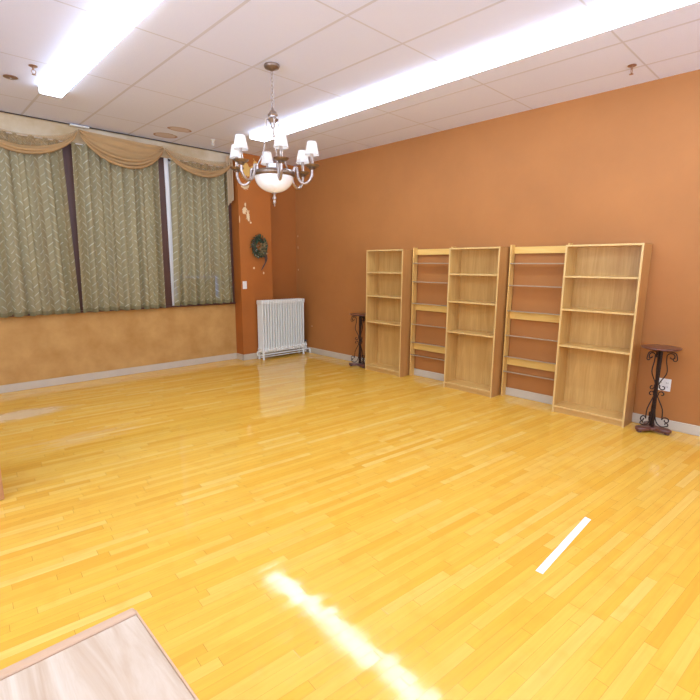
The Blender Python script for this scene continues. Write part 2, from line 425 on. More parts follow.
pierced('wall_left', ADDED_LEFT_WIN, YN - .2, .3, mkl)
pierced('wall_near', ADDED_NEAR_WIN, XL, 0, mkn)
wi = 6
for rg, mk in ((ADDED_LEFT_WIN, lambda a, b, z0, z1: ((XL - .14, a, z0), (XL - .08, b, z1))), (ADDED_NEAR_WIN, lambda a, b, z0, z1: ((a, YN - .14, z0), (b, YN - .08, z1)))):
    for a, b in rg:
        bm = B(); w = .05; m = (a + b) / 2
        for q in ((a, a + w, .95, 3.05), (b - w, b, .95, 3.05), (m - w / 2, m + w / 2, .95, 3.05), (a, b, .95, 1.0), (a, b, 3.0, 3.05), (a, b, 1.98, 2.02)): box(bm, *mk(*q))
        struct(obj('window_%d' % wi, bm, MT['frame'])); wi += 1  # unseen windows, added so daylight reaches the ceiling and near floor
# window wall: piers between the openings, wall under and over them, in one mesh
OPEN = [(-7.15, -6.15), (-5.93, -4.93), (-4.73, -3.74), (-3.50, -2.57), (-2.37, -1.42)]
bm = B()
box(bm, (XL, 0, 0), (-1.30, .25, SILL)); box(bm, (XL, 0, HEAD), (-1.30, .25, H))
xs = [XL] + [v for o_ in OPEN for v in o_] + [-1.30]
for i in range(0, len(xs), 2): box(bm, (xs[i], .0, SILL), (xs[i + 1], .25, HEAD))
wb = obj('wall_back', bm, [MT['panel'], MT['fascia'], MT['frame']])
for p in wb.data.polygons:
    z = p.center.z
    p.material_index = 0 if z < SILL - .01 else (1 if z > HEAD + .01 else 2)
struct(wb)
bm = box(B(), (-1.30, 0, 0), (0, .25, H)); struct(obj('wall_alcove', bm, MT['alcove']))
bm = box(B(), (-1.30, -.22, 0), (-.685, .0, H), .004); struct(obj('wall_pier', bm, MT['pier']))
def baseboard(name, pts):
    bm = B()
    for a, b in pts: box(bm, (a[0], a[1], 0), (b[0], b[1], .098), .005)
    struct(obj(name, bm, MT['base']))
baseboard('baseboard_back', [((XL, -.014, 0), (-1.315, 0))])
baseboard('baseboard_pier', [((-1.314, -.234), (-.685, -.22)), ((-1.314, -.234), (-1.30, 0))])
baseboard('baseboard_alcove', [((-.685, -.014), (-.014, 0))])
baseboard('baseboard_right', [((-.014, YN), (0, 0))])
baseboard('baseboard_left', [((XL, YN), (XL + .014, 0))])
baseboard('baseboard_near', [((XL, YN), (0, YN + .014))])
# pelmet board over the curtains and wall angle below the ceiling
bm = box(B(), (XL, -.035, HEAD), (-1.30, 0, H), .003); struct(obj('trim_1', bm, MT['fascia']))
bm = box(B(), (XL, -.045, H - .012), (-1.30, -.035, H), .002); struct(obj('trim_2', bm, MT['rod']))
bm = box(B(), (XL, -.045, SILL - .025), (-1.31, .0, SILL), .004); struct(obj('trim_3', bm, MT['frame']))
bm = B(); box(bm, (-.022, YN, H - .003), (0, 0, H)); box(bm, (-.003, YN, H - .022), (0, 0, H)); bm.free()
# windows
for k, (a, b) in enumerate(OPEN):
    bm = B(); w = .045
    box(bm, (a, .10, SILL), (a + w, .20, HEAD), .004); box(bm, (b - w, .10, SILL), (b, .20, HEAD), .004)
    box(bm, (a, .10, SILL), (b, .20, SILL + w), .004); box(bm, (a, .10, HEAD - w), (b, .20, HEAD), .004)
    win = struct(obj('window_%d' % (k + 1), bm, MT['frame']))
    bm = B(); zm = 1.52; sw = .05
    for z0, z1, y in ((SILL + w, zm, .13), (zm, HEAD - w, .16)):
        box(bm, (a + w, y, z0), (a + w + sw, y + .03, z1), .003); box(bm, (b - w - sw, y, z0), (b - w, y + .03, z1), .003)
        box(bm, (a + w, y, z0), (b - w, y + .03, z0 + sw), .003); box(bm, (a + w, y, z1 - sw), (b - w, y + .03, z1), .003)
    obj('sash', bm, MT['sash'], win)
    bm = B(); box(bm, (a + w + sw, .142, SILL + w + sw), (b - w - sw, .147, zm - sw)); box(bm, (a + w + sw, .172, zm + sw), (b - w - sw, .177, HEAD - w - sw))
    obj('pane', bm, MT['pane'], win)

bm = box(B(), (-2.372, -.012, SILL), (-2.315, .03, HEAD), .003); struct(obj('trim_5', bm, MT['plate']))
# ---------------------------------------------------------------- window air conditioner behind the short blind
ac = empty('window_unit', (-1.93, .08, SILL + .045), 'grey boxy unit standing on the sill behind the sheer of the rightmost window', 'air conditioner')
obj('casing', box(B(), (-.31, -.035, 0), (.31, .045, .370), .01), simple('grey_casing', (.34, .33, .31), .5), ac)
bm = B()
for i in range(9): box(bm, (-.28, -.041, .05 + i * .03), (.28, -.034, .062 + i * .03))
obj('grille', bm, MT['slot'], ac)

# ---------------------------------------------------------------- roller blinds
def blind(x0, x1, z0, label):
    e = empty('roller_blind', ((x0 + x1) / 2, .05, HEAD - .04), label, 'blind', 'roller blinds behind the sheers')
    w = (x1 - x0) / 2; h = HEAD - .04 - z0
    obj('cloth', grid(8, 20, lambda u, v: Vector((-w + 2 * w * u, .0 + .003 * math.sin(6 * u), -h * v)), lambda u, v: (2 * w * u, h * (1 - v) + .1)), MT['shade_roll'], e, True)
    bm = B(); tube(bm, [(-w, .0, 0), (w, .0, 0)], .022, 12); obj('roller', bm, MT['plate'], e, True)
    obj('bottom_bar', box(B(), (-w, -.006, -h - .02), (w, .006, -h + .006), .003), MT['plate'], e)
blind(-4.715, -3.75, SILL + .03, 'cream blind behind the sheer at the left edge of the view')
blind(-3.49, -2.58, SILL + .03, 'cream blind fully lowered behind the middle sheer curtain')
blind(-2.36, -1.47, 1.42, 'cream blind stopping short of the sill in the rightmost window')

# ---------------------------------------------------------------- sheer curtains
def curtain(tl, tr, bl, br, ztop, zb, label, phase, folds):
    e = empty('sheer_curtain', ((tl + tr) / 2, -.05, ztop), label, 'curtain', 'olive sheer curtains along the window wall')
    cx = (tl + tr) / 2; rnd = random.Random(phase)
    ph = [rnd.uniform(0, 6.28) for _ in range(5)]
    W_ = br - bl
    def y(u, v):
        a = .024 + .008 * v
        s = math.sin(folds * 2 * PI * u + ph[0] + .5 * math.sin(3 * u * PI + ph[1])) + .45 * math.sin(folds * 3.3 * PI * u + ph[2]) + .3 * math.sin(folds * 1.1 * PI * u + ph[3] + v)
        return a * s
    def f(u, v):
        x = (tl * (1 - u) + tr * u) * (1 - v) + (bl * (1 - u) + br * u) * v
        x += .006 * math.sin(folds * 4 * PI * u + ph[4])
        zz = ztop + (zb - ztop) * v
        if v > .98: zz += .008 * math.sin(folds * 2 * PI * u + ph[1])
        return Vector((x - cx, y(u, v) - .028, zz - ztop))
    full = 1.25 * W_
    bmc = grid(150, 40, f, lambda u, v: (full * u + .02 * math.sin(9 * u + ph[0]), (ztop - zb) * (1 - v)))
    obj('sheer_panel', bmc, MT['sheer'], e, True)
    # doubled bottom hem as its own strip of cloth
    def g(u, v):
        p = f(u, 1.0); q = Vector(p); q.y -= .003; q.z += .05 * (1 - v) - .002; return q
    obj('hem', grid(150, 2, g, lambda u, v: (full * u, .02 * (1 - v))), MT['hem'], e, True)
    bm = B(); tube(bm, [(tl - cx - .03, -.028, -.008), (tr - cx + .03, -.028, -.008)], .006, 8); obj('curtain_wire', bm, MT['plate'], e, True)
    return e
curtain(-5.05, -3.675, -5.10, -3.640, HEAD - .01, .945, 'olive sheer curtain at the left edge of the view with white dash pattern', 3, 10)
curtain(-3.575, -2.485, -3.618, -2.515, HEAD - .01, .950, 'olive sheer curtain with white dashes, middle one of the three seen', 5, 8)
curtain(-2.300, -1.40, -2.375, -1.375, HEAD - .01, .975, 'olive sheer curtain with dashes next to the orange pier, see-through at its foot', 11, 7)

# ---------------------------------------------------------------- organza swags
rod = empty('curtain_rail', (-3.3, -.105, H - .022), 'dark thin rail carrying the tan swags just below the ceiling', 'curtain rail')
bm = B(); tube(bm, [(-3.6, 0, 0), (1.98, 0, 0)], .005, 8); obj('rail', bm, MT['rod'], rod, True)
for x in (-.17, -1.6):
    obj('bracket', box(B(), (x - .11, -.02, -.010), (x + .11, .036, .006), .003), MT['white'], rod)
def swag(x0, x1, z0, z1, zlow, label, topdrop, thin_from=0.0, tail=None, seed=1):
    e = empty('organza_swag', ((x0 + x1) / 2, -.13, H - .04), label, 'swag', 'tan organza swags over the curtains')
    cx = (x0 + x1) / 2; rnd = random.Random(seed); ph = rnd.uniform(0, 6)
    def zc(u, t):     # t: 0 top edge, 1 lowest edge
        zt = z0 + (z1 - z0) * u
        par = 4 * u * (1 - u)
        par = par ** .75
        lo = zlow - (z0 + z1) / 2
        return zt + par * (topdrop + (lo - topdrop) * t) - .012 - .035 * t * (1 - par)
    def f(u, t):
        par = (4 * u * (1 - u)) ** .6
        tt = t
        y = -.02 - .035 * par * t - (.004 + .014 * t * par) * math.sin(t * 7 * PI + ph + 1.5 * math.sin(u * 5)) - .01 * math.sin(u * 9 + ph) * par
        y += .012 * (1 - par) * math.sin(t * 19)
        return Vector((x0 + (x1 - x0) * u - cx, y, zc(u, tt) - (H - .04)))
    T0 = .62
    obj('veil', grid(60, 26, lambda u, v: f(u, v * T0), lambda u, v: (1.3 * u, v)), MT['organza'] if thin_from == 0 else MT['organza_thin'], e, True)
    def g(u, v):
        p = f(u, T0 + (1 - T0) * v); return p
    obj('gathered_edge', grid(60, 26, lambda u, v: g(u, v), lambda u, v: (1.3 * u, v)), MT['organza'], e, True)
    # rolled folds that make the heavy lower edge
    for k, t in enumerate((.72, .84, .97)):
        bm = B(); P = [f(i / 40, t) + Vector((0, -.008, 0)) for i in range(41)]
        tube(bm, P, [.006 + .014 * (4 * (i / 40) * (1 - i / 40)) ** .5 for i in range(41)], 8)
        ro = obj('fold', bm, MT['organza'], e, True)
    if tail:
        xa, xb, zb_ = tail
        tl = obj('tail', grid(24, 16, lambda u, v: Vector((xa + (xb - xa) * u - cx, -.03 - .018 * math.sin(u * 5 * PI), -.03 * 0 + (zb_ + .10 * u - H + .04) * v - .03 * (1 - v))), lambda u, v: (u * .3, v)), MT['jabot'], e, True)
    return e
swag(-4.72, -3.52, H - .05, H - .07, 2.885, 'tan organza swag at the left edge, hanging low below the papered board', -.16, 1, seed=4)
swag(-3.50, -2.43, H - .06, H - .09, 2.865, 'tan organza swag over the middle curtain, full up to the rail', -.01, 0, seed=5)
swag(-2.40, -1.365, H - .10, H - .13, 2.895, 'tan organza swag beside the orange pier with a pleated cream tail', -.06, 1, tail=(-1.45, -1.345, 2.50), seed=6)

# ---------------------------------------------------------------- fluorescent fixtures
def fixture(xa, xb, y0, y1, dz, label, group='ceiling fluorescent fixtures'):
    e = empty('fluorescent_fixture', ((xa + xb) / 2, (y0 + y1) / 2, H), label, 'ceiling light', group)
    w = (xb - xa) / 2; L = (y0 - y1) / 2 if y0 > y1 else (y1 - y0) / 2
    obj('housing', box(B(), (-w + .012, -L, -.018), (w - .012, L, -.001), .003), MT['white'], e)
    prof = [(-w, -.004), (-w, -dz * .78), (-w * .96, -dz * .93), (-w * .88, -dz), (w * .88, -dz), (w * .96, -dz * .93), (w, -dz * .78), (w, -.004)]
    bm = B(); A = [bm.verts.new((x, -L + .012, z)) for x, z in prof]; C = [bm.verts.new((x, L - .012, z)) for x, z in prof]
    for i in range(len(prof) - 1): bm.faces.new((A[i], A[i + 1], C[i + 1], C[i]))
    for k_, f_ in enumerate(bm.faces): f_.material_index = 1 if k_ in (0, len(prof) - 2) else 0
    obj('lens', bm, [MT['lens'], MT['lens_side']], e)
    for s in (-1, 1):
        bm = B(); P = [(x * 1.01, z * 1.03) for x, z in prof]; y = s * (L - .006)
        F = [bm.verts.new((x, y - .006, z)) for x, z in P]; G = [bm.verts.new((x, y + .006, z)) for x, z in P]
        bm.faces.new(F); bm.faces.new(G)
        for i in range(len(P)): j = (i + 1) % len(P); bm.faces.new((F[i], F[j], G[j], G[i]))
        obj('end_cap', bm, MT['lens_cap'], e)
MT['lens_side'] = m_emit('lit_lens_flank', LAMPC, LAMP * .28)
MT['lens_cap'] = m_emit('glowing_white_cap', LAMPC, LAMP * .25)
LEN = 2.44
for i in range(3):
    n_ = ('nearest the window', 'second from the windows', 'third from the windows')[i]
    fixture(-4.13, -3.93, -1.28 - i * LEN, -1.28 - (i + 1) * LEN, .07, 'wraparound ceiling light of the left row, ' + n_)
    fixture(-1.725, -1.48, -1.28 - i * LEN, -1.28 - (i + 1) * LEN, .07, 'wraparound ceiling light of the row before the bookcases, ' + n_)
    fixture(-6.72, -6.48, -1.28 - i * LEN, -1.28 - (i + 1) * LEN, .07, 'wraparound ceiling light of an added unseen row left of the view, ' + n_)  # unseen row of lights added to brighten the near part of the room

# ---------------------------------------------------------------- sprinklers and ceiling rose marks
def sprinkler(x, y, label, mt='chrome'):
    e = empty('sprinkler_head', (x, y, H), label, 'sprinkler', 'ceiling sprinkler heads')
    obj('escutcheon', lathe(B(), [(0, -.001), (.034, -.001), (.036, -.006), (.022, -.014), (.012, -.016), (0, -.016)], 20), MT[mt], e, True)
    bm = B(); tube(bm, [(0, 0, -.012), (0, 0, -.035)], .009, 10)
    for s in (-1, 1): tube(bm, smoothpts([(0, 0, -.03), (.016 * s, 0, -.042), (.014 * s, 0, -.06), (0, 0, -.072)], 4), .003, 6)
    obj('frame', bm, MT[mt], e, True)
    bm = B(); lathe(bm, [(0, -.070), (.017, -.072), (.018, -.075), (0, -.077)], 16); obj('deflector', bm, MT[mt], e, True)
sprinkler(-.52, -5.52, 'brass sprinkler head near the orange wall at upper right')
sprinkler(-4.27, -1.80, 'brass sprinkler head left of the left fluorescent light')
sprinkler(-1.90, -.60, 'small sprinkler head near the window side, right of the water stains', 'white')
e = empty('ceiling_disc', (-4.37, -1.35, H), 'flat dark brown disc on the ceiling left of the left fluorescent light', 'ceiling disc')
obj('plate', lathe(B(), [(0, -.001), (.058, -.001), (.060, -.006), (.045, -.012), (0, -.013)], 28), MT['chrome'], e, True)
obj('centre_screw', lathe(B(), [(0, -.012), (.010, -.013), (.008, -.020), (0, -.021)], 12), MT['bronze'], e, True)

# ---------------------------------------------------------------- chandelier
CX, CY = -2.765, -3.312
ch = empty('chandelier', (CX, CY, H - .0005), 'six-arm pewter chandelier with white shades and a marbled glass bowl hanging on a chain', 'chandelier')
obj('canopy', lathe(B(), [(0, -.001), (.066, -.001), (.070, -.012), (.062, -.028), (.030, -.040), (.012, -.050), (0, -.052)], 32), MT['bronze'], ch, True)
bm = B(); z = -.045; k = 0
while z > -.36:
    P = []
    for i in range(14):
        a = 2 * PI * i / 14; px = .0095 * math.cos(a); pz = .020 * math.sin(a)
        P.append((px if k % 2 == 0 else 0, 0 if k % 2 == 0 else px, z - .018 + pz))
    tube(bm, P, .0030, 6, closed=True); z -= .030; k += 1
P = [(.006 * math.sin(i * .9), .006 * math.cos(i * .9), -.05 - i * .0155) for i in range(21)]
tube(bm, P, .0022, 6)
obj('chain', bm, MT['pewter'], ch, True)
hub = [(0, -.355), (.010, -.36), (.014, -.372), (.030, -.385), (.040, -.40), (.046, -.415), (.038, -.425), (.040, -.44), (.046, -.452), (.038, -.465), (.030, -.475), (.022, -.49), (.026, -.505), (.014, -.525), (.008, -.55), (.011, -.565), (.011, -.60), (0, -.61)]
obj('hub', lathe(B(), hub, 28), MT['pewter'], ch, True)
phis = [10 + 60 * i for i in range(6)]
# angle measured clockwise from the direction towards the camera
camdir = math.atan2(-7.06 - CY, -5.383 - CX)
def ang(ph): return camdir + math.radians(ph)
for ph in (130, 250, 10):
    a = ang(ph); bm = B()
    pr = [(.042, -.445), (.058, -.440), (.066, -.455), (.066, -.50), (.072, -.60), (.098, -.72), (.140, -.80), (.172, -.86), (.185, -.90)]
    tube(bm, smoothpts([(r * math.cos(a), r * math.sin(a), z) for r, z in pr], 5), .0062, 8); obj('stem', bm, MT['pewter'], ch, True)
ring = [(.135, -.895), (.175, -.890), (.192, -.902), (.198, -.920), (.190, -.936), (.172, -.942), (.135, -.925)]
obj('bowl_ring', lathe(B(), ring + [ring[0]], 40, cap=False), MT['bronze'], ch, True)
obj('centre_cup', lathe(B(), [(0, -.83), (.052, -.83), (.055, -.845), (.048, -.86), (.060, -.885), (.10, -.895), (.14, -.90), (0, -.91)], 28), MT['plate'], ch, True)
bw = [(.176, -.935)] + [(.176 * math.cos(math.radians(t_)), -.935 - .145 * math.sin(math.radians(t_))) for t_ in range(6, 88, 6)] + [(.012, -1.080)]
obj('glass_bowl', lathe(B(), bw + [(r_ - .004 if r_ > .02 else r_, z_ + .005) for r_, z_ in reversed(bw)], 44, cap=False), MT['alabaster'], ch, True)
obj('finial', lathe(B(), [(0, -1.065), (.020, -1.075), (.022, -1.085), (.010, -1.095), (.008, -1.105), (.017, -1.118), (.019, -1.130), (.010, -1.145), (.015, -1.158), (.014, -1.17), (.005, -1.185), (.007, -1.195), (0, -1.205)], 20), MT['pewter'], ch, True)
RA = .36
for i, ph in enumerate(phis):
    a = ang(ph); ca, sa = math.cos(a), math.sin(a)
    P = [(.188, -.900), (.196, -.870), (.214, -.868), (.222, -.895), (.226, -.94), (.248, -.985), (.290, -1.005), (.332, -.985), (.357, -.940), (RA, -.895), (RA, -.872)]
    pts = smoothpts([(r * ca, r * sa, z) for r, z in P], 5); n = len(pts)
    bm = B(); tube(bm, pts, [.0150 - .003 * math.sin(PI * j / n) for j in range(n)], 10)
    arm = obj('arm', bm, MT['pewter'], ch, True)
    T = Matrix.Translation((RA * ca, RA * sa, 0))
    bob = [(0, -.892), (.020, -.890), (.030, -.882), (.026, -.872), (.044, -.868), (.062, -.856), (.066, -.848), (.058, -.851), (.034, -.858), (.018, -.850), (0, -.850)]
    obj('drip_pan', lathe(B(), bob, 28, M=T), MT['bronze'], arm, True)
    obj('candle_sleeve', lathe(B(), [(0, -.856), (.020, -.855), (.022, -.842), (.0135, -.832), (.0135, -.745), (0, -.745)], 16, M=T), MT['pewter'], arm, True)
    bm = B()
    lathe(bm, [(.063, -.764), (.040, -.652)], 32, cap=False, M=T)
    uvl = bm.loops.layers.uv.verify()
    for fc in bm.faces:
        for l in fc.loops: l[uvl].uv = (l.vert.co.x * 3, l.vert.co.z * 3)
    obj('lamp_shade', bm, MT['lampshade'], arm, True)
    obj('bulb', lathe(B(), [(0, -.745), (.010, -.742), (.016, -.722), (.013, -.700), (.004, -.682), (0, -.680)], 14, M=T), MT['bulb'], arm, True)

# ---------------------------------------------------------------- bookcases
def bookcase(y1, y0, label):
    """y1 > y0: far and near sides; back against the wall"""
    D = .262; Wd = (y1 - y0); th = .018; Hh = 1.81
    e = empty('bookcase', (-.018, (y0 + y1) / 2, 0), label, 'bookcase', 'light oak laminate bookcases on the orange wall')
    w = Wd / 2; xf = -D; xb = 0
    for s in (-1, 1):
        a = -w if s < 0 else w - th
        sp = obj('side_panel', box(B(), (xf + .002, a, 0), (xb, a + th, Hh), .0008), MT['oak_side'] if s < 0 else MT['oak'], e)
        obj('edge_band', box(B(), (xf - .0005, a, 0), (xf + .002, a + th, Hh)), MT['edge'], sp)
    obj('back_panel', box(B(), (xb - .006, -w + th, .06), (xb, w - th, Hh - th)), MT['oak'], e)
    for nm, zt in (('top_panel', Hh), ('shelf', 1.492), ('shelf', 1.146), ('shelf', .757), ('bottom_panel', .078)):
        xo = xf if nm != 'shelf' else xf + .004
        p = obj(nm, box(B(), (xo + .002, -w + th, zt - th), (xb - .006, w - th, zt)), MT['oak_y'], e)
        obj('edge_band', box(B(), (xo - .0005, -w + th, zt - th), (xo + .002, w - th, zt)), MT['edge'], p)
    obj('kick_board', box(B(), (xf + .022, -w + th, 0), (xf + .036, w - th, .060)), MT['oak_y'], e)
    return e
bookcase(-2.080, -2.782, 'tall light oak bookcase with empty shelves, farthest one towards the corner')
bookcase(-3.540, -4.240, 'tall light oak bookcase with empty shelves, middle one between two narrow racks')
bookcase(-4.985, -5.708, 'tall light oak bookcase with empty shelves, nearest one beside the wooden-topped stand')

# ---------------------------------------------------------------- open racks with glass shelves
def rack(y1, y0, label):
    e = empty('glass_shelf_rack', (-.016, (y0 + y1) / 2, 0), label, 'shelf rack', 'open wall racks between the bookcases')
    w = (y1 - y0) / 2; D = .085; th = .020
    for s in (-1, 1):
        a = -w if s < 0 else w - th
        obj('upright', box(B(), (-D, a, 0), (0, a + th, 1.835), .002), MT['pine_z'], e)
    for z0, z1 in ((1.735, 1.812), (.962, 1.046), (.395, .482)):
        obj('rail', box(B(), (-.022, -w + th, z0), (0, w - th, z1), .003), MT['pine'], e)
    for zt in (1.622, 1.366, 1.064, .767, .507, .322):
        g = obj('glass_shelf', box(B(), (-D - .012, -w + th, zt - .006), (-.024, w - th, zt), .001), MT['acrylic'], e)
        obj('shelf_lip', box(B(), (-D - .016, -w + th, zt - .008), (-D - .010, w - th, zt + .004), .001), MT['lip'], g)
    return e
MT['lip'] = simple('grey_metal_lip', (.40, .30, .19), .55, .1)
rack(-2.812, -3.465, 'narrow open pine rack with glass shelves between the far and middle bookcases')
rack(-4.268, -4.955, 'narrow open pine rack with glass shelves between the middle and near bookcases')

# ---------------------------------------------------------------- plant stands
def plant_stand(x, y, label, rz):
    e = empty('pedestal_stand', (x, y, 0), label, 'plant stand', 'scrolled iron stands by the bookcases', rz)
    # three-lobed wooden base with small feet
    bm = B(); N = 72; ringb = []
    for z, s in ((.022, .97), (.026, 1.0), (.046, 1.0), (.052, .95)):
        R_ = []
        for i in range(N):
            a = 2 * PI * i / N; r = (.100 + .072 * max(-.55, math.cos(3 * a))) * s
            R_.append(bm.verts.new((r * math.cos(a), r * math.sin(a), z)))
        ringb.append(R_)
    for A, C in zip(ringb, ringb[1:]):
        for i in range(N): bm.faces.new((A[i], A[(i + 1) % N], C[(i + 1) % N], C[i]))
    bm.faces.new(ringb[0]); bm.faces.new(ringb[-1])
    base = obj('base', bm, MT['dwood'], e, True)
    for k in range(3):
        a = 2 * PI * k / 3
        obj('foot', lathe(B(), [(0, 0), (.016, 0), (.024, .008), (.022, .020), (.014, .026), (0, .026)], 16, c=(.135 * math.cos(a), .135 * math.sin(a), 0)), MT['dwood'], base, True)
    obj('top', lathe(B(), [(0, .818), (.140, .818), (.154, .824), (.166, .833), (.164, .839), (.150, .842), (0, .840)], 48), MT['dwood'], e, True)
    bm = B()
    for k in range(3):
        a = 2 * PI * k / 3 + PI / 3
        tube(bm, [(.017 * math.cos(a), .017 * math.sin(a), .05), (.010 * math.cos(a), .010 * math.sin(a), .45), (.017 * math.cos(a), .017 * math.sin(a), .812)], .0075, 8)
    tube(bm, [(0, 0, .05), (0, 0, .812)], .0085, 10)
    obj('post', bm, MT['iron'], e, True)
    def spiral(cx, cz, r0, r1, a0, a1, n=16):
        return [(cx + (r0 + (r1 - r0) * i / n) * math.cos(a0 + (a1 - a0) * i / n), cz + (r0 + (r1 - r0) * i / n) * math.sin(a0 + (a1 - a0) * i / n)) for i in range(n + 1)]
    for k in range(3):
        a = 2 * PI * k / 3; ca, sa = math.cos(a), math.sin(a)
        def t3(P): return [(r * ca, r * sa, z) for r, z in P]
        bm = B()
        # upper scroll: curls under the top, sweeps down to the middle and ends in a small curl
        up = list(reversed(spiral(.095, .755, .040, .010, PI * .95, -PI * .9)))
        up = up + [(.058, .70), (.072, .63), (.066, .58), (.035, .52), (.018, .48)] + spiral(.052, .452, .030, .009, PI * .85, PI * 2.6)
        tube(bm, smoothpts(t3(up), 2), .0055, 6)
        # little curl hanging at the outer end
        tube(bm, smoothpts(t3([(.05, .80), (.09, .803), (.128, .790), (.140, .750)] + spiral(.122, .735, .020, .008, 0, -PI * 1.6, 10)), 2), .005, 6)
        # lower scroll
        lo = list(reversed(spiral(.052, .385, .030, .009, -PI * .85, -PI * 2.6))) + [(.018, .36), (.045, .30), (.072, .24), (.078, .18), (.078, .14)] + spiral(.112, .135, .034, .010, PI, -PI * 1.1)
        tube(bm, smoothpts(t3(lo), 2), .0055, 6)
        tube(bm, smoothpts(t3([(.012, .22), (.020, .14), (.045, .085), (.085, .066), (.120, .080)] + spiral(.118, .098, .020, .008, -PI * .5, PI * 1.2, 10)), 2), .0055, 6)
        obj('scroll', bm, MT['iron'], e, True)
    return e
plant_stand(-.185, -5.925, 'wooden-topped stand of dark scrolled iron, near one before the wall outlet', .45)
plant_stand(-.185, -1.862, 'wooden-topped stand of dark scrolled iron, far one half behind the bookcase', .2)

# ---------------------------------------------------------------- radiator
RX0, RX1, RY0, RY1 = -1.055, -.15, -.430, -.265
rad = empty('radiator', ((RX0 + RX1) / 2, (RY0 + RY1) / 2, 0), 'white cast iron column radiator standing in the corner before the orange pier', 'radiator')
cxr, cyr = (RX0 + RX1) / 2, (RY0 + RY1) / 2
N = 17; p = (RX1 - RX0) / N
for i in range(N):
    x = RX0 + p * (i + .5) - cxr; bm = B(); zt = 1.0; zb = .115
    w = p * .37
    for yy in (-.062, -.021, .021, .062):
        tube(bm, [(x, yy, zb + .045), (x, yy, zb + .10), (x, yy, zt - .10), (x, yy, zt - .04)], [w * 1.0, w * .88, w * .88, w * 1.0], 10)
    for z0, z1 in ((zb, zb + .075), (zt - .07, zt)):
        box(bm, (x - p * .47, -.083, z0), (x + p * .47, .083, z1), .016, 3)
    if i in (0, N - 1):
        for yy in (-.062, .062):
            tube(bm, [(x, yy, zb + .02), (x, yy, .06), (x, yy * 1.08, .012), (x, yy * 1.08, 0)], [.020, .014, .017, .020], 10)
    obj('section', bm, MT['white'], rad, True)
bm = B()
tube(bm, [(RX0 - cxr - .055, -.055, .082), (RX1 - cxr + .10, -.055, .082)], .0125, 10)
tube(bm, smoothpts([(RX0 - cxr - .055, -.055, .082), (RX0 - cxr - .085, -.055, .09), (RX0 - cxr - .09, -.055, .13), (RX0 - cxr - .06, -.050, .155), (RX0 - cxr + .02, -.045, .155)], 4), .013, 10)
tube(bm, [(RX0 - cxr - .02, -.055, .045), (RX1 - cxr + .04, -.055, .045)], .008, 8)
tube(bm, smoothpts([(RX1 - cxr + .10, -.055, .082), (RX1 - cxr + .125, -.055, .075), (RX1 - cxr + .13, -.055, .03), (RX1 - cxr + .13, -.055, 0)], 4), .0125, 10)
obj('pipe', bm, MT['white'], rad, True)
xv = RX1 - cxr + .055
obj('valve', lathe(B(), [(0, .085), (.020, .085), (.024, .10), (.018, .115), (.018, .13), (.026, .14), (.028, .165), (.022, .185), (.014, .20), (.010, .215), (0, .215)], 18, c=(xv, -.02, 0)), MT['white'], rad, True)
bm = lathe(B(), [(0, .213), (.018, .215), (.024, .225), (.022, .242), (.012, .250), (0, .252)], 18, c=(xv, -.02, 0)); obj('valve_knob', bm, MT['slot'], rad, True)
bm = B(); tube(bm, [(RX1 - cxr - .01, -.02, .155), (xv, -.02, .155)], .014, 10); obj('valve_elbow', bm, MT['white'], rad, True)

# ---------------------------------------------------------------- wreath, switch, outlet
wr = empty('wreath', (-.965, -.22, 1.885), 'small dark green wreath with gold ribbon hanging on the orange pier', 'wreath')
rnd = random.Random(3)
bm = B(); Pw = [(.105 * math.cos(2 * PI * i / 24), -.03, .135 * math.sin(2 * PI * i / 24)) for i in range(24)]
tube(bm, Pw, .022, 8, closed=True); obj('twig_ring', bm, MT['twig'], wr, True)
def leafmesh(n, f, L, wd):
    bm = B()
    for _ in range(n):
        c, d = f(); d = d.normalized(); s = d.cross(Vector((rnd.uniform(-1, 1), rnd.uniform(-1, 1), rnd.uniform(-1, 1)))).normalized(); l = L * rnd.uniform(.6, 1.2)
        up = d.cross(s) * .15 * l
        v = [bm.verts.new(q) for q in (c, c + d * l * .4 + s * wd, c + d * l + up, c + d * l * .4 - s * wd)]
        bm.faces.new(v)
    return bm
def ringpos():
    a = rnd.uniform(0, 2 * PI); b = rnd.uniform(0, 2 * PI); rr = .028
    c = Vector(((.105 + rr * math.cos(b)) * math.cos(a), -.045 - rr * math.sin(b) * .8 - .0, (.135 + rr * math.cos(b)) * math.sin(a)))
    d = Vector((math.cos(a) * math.cos(b) - math.sin(a) * rnd.uniform(.3, 1.2), -abs(rnd.uniform(0, .8)), math.sin(a) * math.cos(b) + math.cos(a) * rnd.uniform(.3, 1.2)))
    return c, d
o = obj('foliage', leafmesh(520, ringpos, .05, .010), MT['leaf'], wr); o['kind'] = 'stuff'
o = obj('pale_leaves', leafmesh(70, ringpos, .035, .008), MT['berry'], wr); o['kind'] = 'stuff'; o['label'] = 'pale green sprigs'
def bowpos():
    return Vector((.045 + rnd.uniform(-.07, .06), -.06 - rnd.uniform(0, .02), -.03 + rnd.uniform(-.10, .08))), Vector((rnd.uniform(-1, 1), -.4, rnd.uniform(-1, .6)))
bm = leafmesh(75, bowpos, .055, .012)
obj('ribbon', bm, MT['gold'], wr)
bm = B()
for k in range(7):
    tube(bm, smoothpts([(.06 + .01 * k, -.06, -.10), (.10 + .008 * k, -.055, -.20), (.105 - .004 * k, -.045, -.27 - .01 * k), (.075 - .006 * k, -.03, -.32 - .012 * k)], 4), .004, 5)
obj('trailing_sprig', bm, MT['twig'], wr, True)
